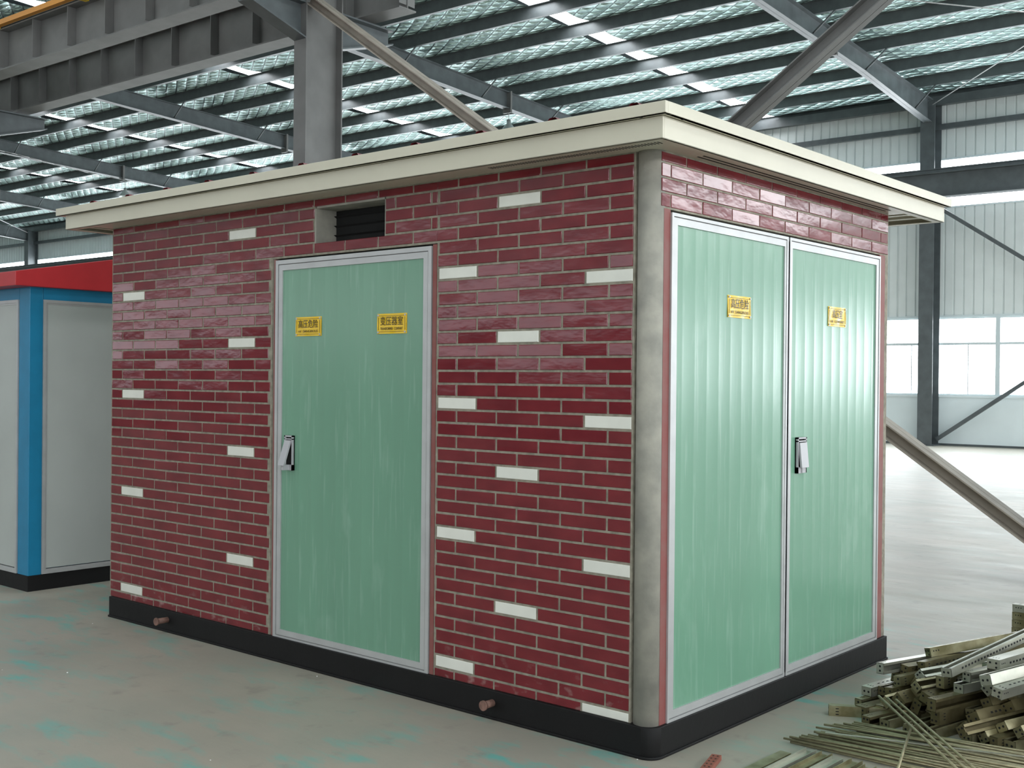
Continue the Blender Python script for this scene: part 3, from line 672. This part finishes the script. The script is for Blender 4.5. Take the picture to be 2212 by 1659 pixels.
# ================================================================== STEEL STOCK ON THE FLOOR
def channel_mesh(L, a, h, m2, endtab, flip=False, rs=None):
    """slotted zinc channel along +y, near end at y=0, width a (x), height h (z), open at the bottom"""
    mb = MB(); t = .0022; lip = .012
    pr = [(-a / 2, 0), (-a / 2, h), (a / 2, h), (a / 2, 0), (a / 2 - lip, 0), (a / 2 - lip, t), (a / 2 - t, t), (a / 2 - t, h - t), (-a / 2 + t, h - t), (-a / 2 + t, t), (-a / 2 + lip, t), (-a / 2 + lip, 0)]
    n = len(pr); k = len(mb.v)
    for y in (0, L): mb.v += [(x, y, z) for x, z in pr]
    for i in range(n): mb.f.append((k + i, k + (i + 1) % n, k + n + (i + 1) % n, k + n + i)); mb.mi.append(0); mb.sm.append(False)
    def dot(c, ax, s0, s1):   # dark punched hole, a thin inset on face 'ax'
        o = .0004
        if ax == 'top': q = [(c[0] - s0, c[1] - s1, h + o), (c[0] + s0, c[1] - s1, h + o), (c[0] + s0, c[1] + s1, h + o), (c[0] - s0, c[1] + s1, h + o)]
        elif ax == 'L': q = [(-a / 2 - o, c[1] - s1, c[2] - s0), (-a / 2 - o, c[1] + s1, c[2] - s0), (-a / 2 - o, c[1] + s1, c[2] + s0), (-a / 2 - o, c[1] - s1, c[2] + s0)]
        elif ax == 'R': q = [(a / 2 + o, c[1] - s1, c[2] - s0), (a / 2 + o, c[1] + s1, c[2] - s0), (a / 2 + o, c[1] + s1, c[2] + s0), (a / 2 + o, c[1] - s1, c[2] + s0)]
        else: q = [(c[0] + s0 * math.cos(math.pi * i / 5), -t - o, c[2] + s1 * math.sin(math.pi * i / 5)) for i in range(10)]
        mb.face(q, 1)
    y = .10
    if m2 == 'slots':
        while y < L - .08: dot((0, y, 0), 'top', .0035, .009); y += .036
    elif m2 == 'side':
        while y < L - .08: dot((0, y, h / 2), 'L', .0045, .008); dot((0, y, h / 2), 'R', .0045, .008); y += .03
    for i in range(3): dot((-a / 2 + .013 + .013 * i, .035, 0), 'top', .0022, .007); dot((0, .02 + .014 * i, h * .6), 'R', .003, .003)
    if endtab:
        mb.box(-a / 2 + t, a / 2 - t, -t, 0, t, h, 0)
        dot((-a * .2, 0, h * .5), 'end', .0055, .0055); dot((a * .2, 0, h * .5), 'end', .0055, .0055)
    else:
        mb.box(-a / 2, a / 2, -.0, t, t * 2, h * .98, 0)
        dot((-a * .24, 0, h * .68), 'end', .005, .005); dot((a * .24, 0, h * .68), 'end', .005, .005); dot((a * .24, 0, h * .28), 'end', .005, .005)
    return mb
protos = []
for i, (L_, a, h, s_, e_) in enumerate([(1.30, .056, .044, 'slots', True), (1.42, .050, .040, 'side', True), (1.25, .060, .050, 'side', False), (1.36, .052, .040, '', True), (1.5, .045, .045, 'slots', False)]):
    o = channel_mesh(L_, a, h, s_, e_).build('slotted_channel', [m_zinc, m_hole])
    protos.append((o, a, h))
used = set()
def put_channel(i, loc, yaw, roll=0., pitch=0., m=None, label=None, group='slotted channels in the pile'):
    o, a, h = protos[i]
    if i in used: o = o.copy(); C.objects.link(o)
    used.add(i)
    o.matrix_world = Matrix.Translation(Vector(loc)) @ Matrix.Rotation(yaw, 4, 'Z') @ Matrix.Rotation(pitch, 4, 'X') @ Matrix.Translation((0, 0, h / 2)) @ Matrix.Rotation(roll, 4, 'Y') @ Matrix.Translation((0, 0, -h / 2))
    if m: 
        o.material_slots[0].link = 'OBJECT'; o.material_slots[0].material = m
    tag(o, label or 'yellowish zinc-plated slotted channel in the heap at lower right, end with round holes facing the camera', 'channel', group)
    return o
from mathutils import Quaternion
PILE = [(2,0.4983,1.1549,0,0.9922,-0,-0,-0.1246),(0,0.5443,1.2139,0.028,0.7017,0.0881,0.7015,-0.0881),(1,0.7624,1.0518,0.04,0,0.1017,0.9948,-0),(4,0.8677,1.0502,0.045,0.0001,0.1017,0.9948,-0),(4,1.0258,1.0121,0.083,0.4813,-0.1235,-0.8652,-0.0679),(4,1.0509,1.1251,0.0501,0.2718,0.1356,0.952,-0.0387),(0,1.1715,1.1201,0.044,0.0001,-0.1465,-0.9892,-0),(1,1.4369,1.0012,0.04,0.0001,-0.1719,-0.9851,-0),(1,1.4507,1.1872,0.04,0.0002,-0.1718,-0.9851,-0),(0,1.5415,1.088,0.028,0.6966,-0.1215,-0.6965,-0.1215),(4,0.5986,1.0289,0.0225,0.7017,-0.0872,-0.7017,-0.0872),(3,0.651,1.0633,0.04,0,0.1179,0.993,-0),(2,0.8274,1.1342,0.075,0.7035,0.0945,0.6979,-0.0952),(0,0.8486,1.2069,0.044,0.0002,0.1017,0.9948,-0),(3,0.9973,1.1086,0.04,0.0002,-0.1371,-0.9906,-0),(3,1.0949,1.1017,0.026,0.6995,0.1036,0.6995,-0.1036),(3,1.3226,1.159,0.04,0,0.1717,0.9851,-0),(2,1.3759,1.1418,-0,0.9851,0,0,-0.1717),(2,1.4981,1.2485,0.07,0.6971,0.1178,0.6974,-0.1177),(0,1.5253,1.0914,0.056,0.9856,0,0.0002,-0.1693),(1,0.4586,1.2645,0.025,0.7035,-0.0706,-0.7036,-0.0706),(1,0.6102,1.202,0.0919,0.3242,-0.106,-0.939,-0.0434),(0,0.8686,1.0959,0.1334,0.698,-0.095,-0.7035,-0.0942),(3,0.968,1.186,0.019,0.9089,-0.0534,-0.3948,-0.123),(4,1.2135,1.1464,0.0571,0.9414,-0.0461,-0.3015,-0.1439),(0,1.4669,1.1867,0.0666,0.7993,-0.0964,-0.5774,-0.136),(4,1.493,1.0867,0.145,0.0004,-0.1664,-0.9861,-0.0001),(3,1.4889,1.2954,0.1388,0.499,0.1449,0.8503,-0.0833),(0,1.6374,1.2795,0.1845,0.0561,-0.1604,-0.9854,-0.0098),(3,1.6264,1.3214,0.1,0.9861,0,0.0002,-0.1662),(2,0.541,1.3254,0.0823,0.7454,0.0753,0.6565,-0.0873),(4,0.8003,1.2659,0.0615,0.7999,-0.0718,-0.587,-0.102),(2,0.8618,1.2772,0.075,0.6989,-0.0965,-0.7021,-0.0962),(3,0.8994,1.2833,0.2013,0.0051,0.1311,0.9914,-0.0007),(1,0.9479,1.2872,0.1004,0.0812,0.1337,0.9876,-0.0108),(4,1.3001,1.2867,0.0225,0.6989,-0.1075,-0.6989,-0.1075),(0,1.3915,1.2303,0.0528,0.9832,-0.0176,-0.0926,-0.1561),(0,1.6694,1.1871,0.1798,0.1025,-0.1616,-0.9813,-0.0183),(1,1.6226,1.3384,0.1699,0.6988,-0.1118,-0.6976,-0.112),(0,1.6235,1.2333,0.044,0.0001,-0.1739,-0.9848,-0),(2,0.7443,1.2431,0.0634,0.8183,-0.0685,-0.561,-0.1044),(2,0.7622,1.2363,0.0942,0.9792,0.0196,0.1509,-0.1345),(4,0.8412,1.2518,0.1049,0.9909,-0.0002,-0.0022,-0.1344),(2,0.9787,1.2034,0.1068,0.2728,0.1308,0.9523,-0.0405),(3,1.3331,1.246,0.0465,0.9127,-0.0695,-0.3774,-0.1407),(0,1.3161,1.3124,0.1049,0.4438,-0.1396,-0.8827,-0.0653),(4,1.4724,1.3041,0.1066,0.8557,-0.0861,-0.4912,-0.1378),(0,1.6361,1.2368,0.044,0.9856,0,0.0003,-0.1693),(3,1.7,1.3333,0.026,0.6968,0.1203,0.6968,-0.1203),(1,0.5082,1.3833,0.0965,0.002,-0.0998,-0.9948,0.0198),(2,0.6361,1.2181,0.0749,0.9246,0.0431,0.3605,-0.1154),(1,0.7333,1.2489,0.177,0.3611,-0.1284,-0.9229,-0.038),(3,0.9977,1.3271,0.1474,0.2358,0.1297,0.9624,-0.0369),(3,1.1061,1.1933,0.0893,0.2717,0.136,0.9518,-0.0416),(2,1.189,1.3526,0.0864,0.8925,0.0576,0.4274,-0.1322),(2,1.3682,1.3854,0.1273,0.4439,0.1334,0.8828,-0.076),(2,1.4121,1.2745,0.1724,0.3106,-0.1514,-0.9376,-0.0397),(4,0.5592,1.3795,0.1358,0.7455,0.0747,0.6566,-0.0868),(0,0.7178,1.298,0.1473,0.3604,-0.1138,-0.9248,-0.0437),(0,0.6668,1.4219,0.1466,0.2958,-0.1188,-0.9471,-0.0366),(2,1.0762,1.3606,0.1375,0.2711,0.131,0.9527,-0.0405),(4,1.258,1.3091,0.1406,0.4274,-0.1327,-0.8924,-0.0574),(1,1.3539,1.3319,0.1318,0.8827,-0.0757,-0.4439,-0.1341),(3,1.5426,1.4368,0.1471,0.8546,-0.0869,-0.4931,-0.1379),(4,1.7396,1.2454,0.2397,0.0008,-0.0444,-0.999,-0.0002),(2,1.722,1.3887,0.0875,0.9807,0.0179,0.1026,-0.1655),(2,0.5246,1.4987,0.0956,0.9902,-0.0154,0.0603,-0.1248),(4,0.722,1.3273,0.2112,0.361,-0.1284,-0.9229,-0.038),(2,0.8753,1.4134,0.2004,0.0187,0.1188,0.9927,-0.0028),(1,1.0912,1.4302,0.1365,0.9624,-0.0366,-0.236,-0.1296),(2,1.1602,1.471,0.1159,0.8823,0.0562,0.4493,-0.1287),(0,1.308,1.4822,0.1405,0.8911,0.0539,0.4282,-0.1407),(3,1.3836,1.4091,0.2195,0.9807,-0.047,-0.1653,-0.0928),(4,0.6074,1.5492,0.1817,0.7463,0.066,0.6576,-0.0789),(0,0.7799,1.3312,0.1811,0.7154,0.0839,0.6885,-0.084),(2,1.0003,1.5117,0.1591,0.8281,0.0695,0.5443,-0.115),(2,0.9972,1.446,0.2486,0.9965,-0.003,-0.016,-0.0817),(3,1.1992,1.4269,0.1932,0.6607,0.074,0.7436,-0.0708),(4,1.281,1.5201,0.1657,0.9938,-0.0022,0.0441,-0.1022),(0,1.6109,1.3281,0.2327,0.742,0.0316,0.6669,-0.0609),(4,0.5407,1.5106,0.1665,0.6621,0.0696,0.7405,-0.0912),(4,0.9353,1.3372,0.224,0.6964,-0.1002,-0.7036,-0.0992),(2,1.0064,1.2931,0.2198,0.4076,0.1113,0.9061,-0.022),(2,1.2407,1.4002,0.2644,0.0627,-0.101,-0.9929,-0.0028),(0,1.3167,1.4277,0.2422,0.1872,0.0922,0.9767,-0.0508),(2,1.5734,1.3725,0.1947,0.9981,-0.0145,-0.0282,-0.0532),(4,0.5957,1.7311,0.1907,0.9458,0.0164,-0.125,-0.2993),(0,0.9259,1.5806,0.2452,0.0161,0.1417,0.9898,-0.002),(2,1.1045,1.4699,0.2158,0.5655,0.0892,0.8182,-0.0526),(1,1.172,1.4463,0.171,0.9913,0.0099,0.0844,-0.1006),(1,1.3959,1.5407,0.2812,0.5862,-0.1007,-0.8032,-0.0333),(10,0.4464,1.3432,0.05,0.9961,-0,-0.0001,-0.0881),(13,0.5124,1.385,0.1817,0.6913,-0.0815,-0.7165,-0.045),(11,0.8614,1.2297,0.276,0.0477,0.0689,0.9959,0.0334),(14,1.1126,1.1222,0.2093,0.9912,0.0101,0.0844,-0.1017),(10,1.0473,1.1734,0.2875,0.1257,0.1321,0.9832,-0.0075)]
rc = random.Random(21)
for (i, x, y, z, qw, qx, qy, qz) in PILE:
    top = i >= 10; i = int(i) % 10
    o = protos[i][0]
    if i in used: o = o.copy(); C.objects.link(o)
    used.add(i)
    o.matrix_world = Matrix.Translation((x, y, z + .002)) @ Quaternion((qw, qx, qy, qz)).to_matrix().to_4x4()
    bright = top or z > .2  # upper channels get paler zinc: light on the heap put into colour
    if bright: o.material_slots[0].link = 'OBJECT'; o.material_slots[0].material = m_zincl
    elif rc.random() < .3: o.material_slots[0].link = 'OBJECT'; o.material_slots[0].material = m_zincd
    lv = 'bright slotted channel on top of the heap' if bright else ('slotted channel low in the heap' if z < .075 else 'slotted channel half way up the heap')
    pos = 'at its left end' if x < .62 else ('left of its middle' if x < .85 else ('right of its middle' if x < 1.1 else 'by the right edge'))
    tag(o, lv + ', ' + pos, 'channel', 'slotted channels in the heap at lower right')
put_channel(3, (.37, 1.10, .002), math.radians(-60), math.pi / 2, 0, None, 'zinc channel lying askew on the floor at the left tip of the heap')
for i in range(5):   # neat stack farther back at the right edge
    o = put_channel(0, (.52, 3.28 - .0 + .004 * i, .002 + .045 * i), math.radians(-90), 0, 0, m_zincl if i == 4 else None,  # top channel paler, the light on it put into colour
                    'slotted channel in the neat stack at the right edge, %s from the floor' % ORD[i], 'channels in the neat stack')
# rods
def rodobj(p0, p1, r, label, group='rods in the loose bundle', m=None):
    p0 = Vector(p0); d = Vector(p1) - p0; L_ = d.length
    mb = MB(); mb.rod((0, 0, 0), (L_, 0, 0), r, 8); o = mb.build('metal_rod', m or m_rod)
    o.rotation_mode = 'QUATERNION'; o.rotation_quaternion = d.to_track_quat('X', 'Z'); o.location = p0
    return tag(o, label, 'rod', group)
rr = random.Random(5)
for i in range(46):
    t = i / 46; L_ = i % 4
    x0 = .40 + .12 * rr.random() + .10 * (1 - t); y0 = .99 - .42 * t + rr.uniform(-.02, .02)
    ang = math.radians(rr.uniform(3, 12) - 2 * t); ln = rr.uniform(1.15, 1.5); z = .007 + .010 * L_ + rr.uniform(0, .002)
    rodobj((x0, y0, z), (x0 + ln * math.cos(ang), y0 + ln * math.sin(ang) - .04, z + .002), .0052, 'thin zinc-yellow rod in the loose bundle, ' + ('rear part next to the channel heap' if t < .33 else 'middle of the bundle' if t < .67 else 'front part near the flat strips'))
for i in range(3):
    rodobj((.60 + .035 * i, 1.12 + .012 * i, .125 - .004 * i), (1.34 + .03 * i, .34 + .02 * i, .055), .0058, 'thin rod crossing the bundle diagonally, %s of three from the left' % ORD[i], 'crossing rods')
rodobj((.80, 1.0, .062), (.99, .36, .052), .006, 'short rod lying crosswise on the bundle, pointing towards the camera', 'crossing rods')
bar('flat_bar', Vector((.56, .66, .056)), Vector((1.5, .96, .06)), .010, .004, m_zincl, 'pale flat bar lying across the rod bundle', 'bar')
# flat strips at the bottom edge
def strip(p0, p1, w_, h, m, label, shape='flat'):
    p0 = Vector(p0); p1 = Vector(p1); mb = MB()
    if shape == 'flat': pr = [(-w_ / 2, 0), (w_ / 2, 0), (w_ / 2, h), (-w_ / 2, h)]
    else: pr = [(-w_ / 2, 0), (w_ / 2, 0), (w_ / 2, h), (w_ / 2 - .003, h), (w_ / 2 - .003, .003), (-w_ / 2 + .003, .003), (-w_ / 2 + .003, h), (-w_ / 2, h)]
    mb.sweep(pr, p0, p1); o = mb.build('steel_strip', m); rebase(o, p0); return tag(o, label, 'strip', 'strips at the bottom edge')
tips = [((.50, .42, .003), 'flat', m_zinc, 'brownish flat strip, leftmost of the strips at the bottom edge'), ((.56, .53, .003), 'u', m_zincl, 'wide bright steel strip with folded edges at the bottom edge'),
        ((.63, .53, .004), 'u', m_zinc, 'yellowish folded strip just right of the wide bright one at the bottom edge'), ((.69, .50, .003), 'u', m_zincl, 'narrow shiny strip between two yellowish ones at the bottom edge'),
        ((.76, .53, .003), 'u', m_zinc, 'yellowish folded strip, second from the right at the bottom edge'), ((.83, .50, .003), 'u', m_zinc, 'folded strip, rightmost at the bottom edge')]
for (x, y, z), sh_, m, lb in tips: strip((x, y, z), (x - .02, y - 1.1, z), .05, .016, m, lb, sh_)
# red-brown perforated channel on its own
mb = MB(); mb.sweep([(-.02, 0), (.02, 0), (.02, .02), (-.02, .02)], (.31, .19, .001), (.47, -.35, .001))
for k in range(14):
    t = .02 + k * .035; c = Vector((.31, .19, .0214)) + Vector((.16, -.54, 0)).normalized() * t; s_ = Vector((.54, .16, 0)).normalized()
    for o_ in (-.009, .009):
        c2 = c + s_ * o_; mb.face([c2 + Vector((-.004, -.005, 0)), c2 + Vector((.004, -.005, 0)), c2 + Vector((.004, .005, 0)), c2 + Vector((-.004, .005, 0))], 1)
simple('perforated_channel', mb, [m_rust, m_hole], 'red-brown perforated channel lying alone at the bottom edge', 'channel', loc=(.31, .19, 0))
# crumbs on the floor
rd = random.Random(9)
for i, (x, y) in enumerate([(-3.9, -.2), (-1.9, -.07), (.07, -.03), (-2.9, -.9), (-3.2, -1.1), (.42, 2.35), (-.35, -.9), (-1.2, -1.2)]):
    mb = MB(); s_ = .003 + .002 * rd.random(); mb.lathe((0, 0, 0), [(0, 0), (s_, .001), (s_ * .8, s_ * .8), (0, s_)], 6); o = mb.build('floor_crumb', m_chalk); o.location = (x, y, 0)
    lb = ['left end of the brick cabin', 'the single door', 'the rounded cabin corner', 'open floor at left', 'open floor at far left', 'the far end of the cabin base', 'open floor near the bottom edge', 'open floor before the single door'][i]
    tag(o, 'tiny white crumb on the floor by %s' % lb, 'crumb', 'crumbs')
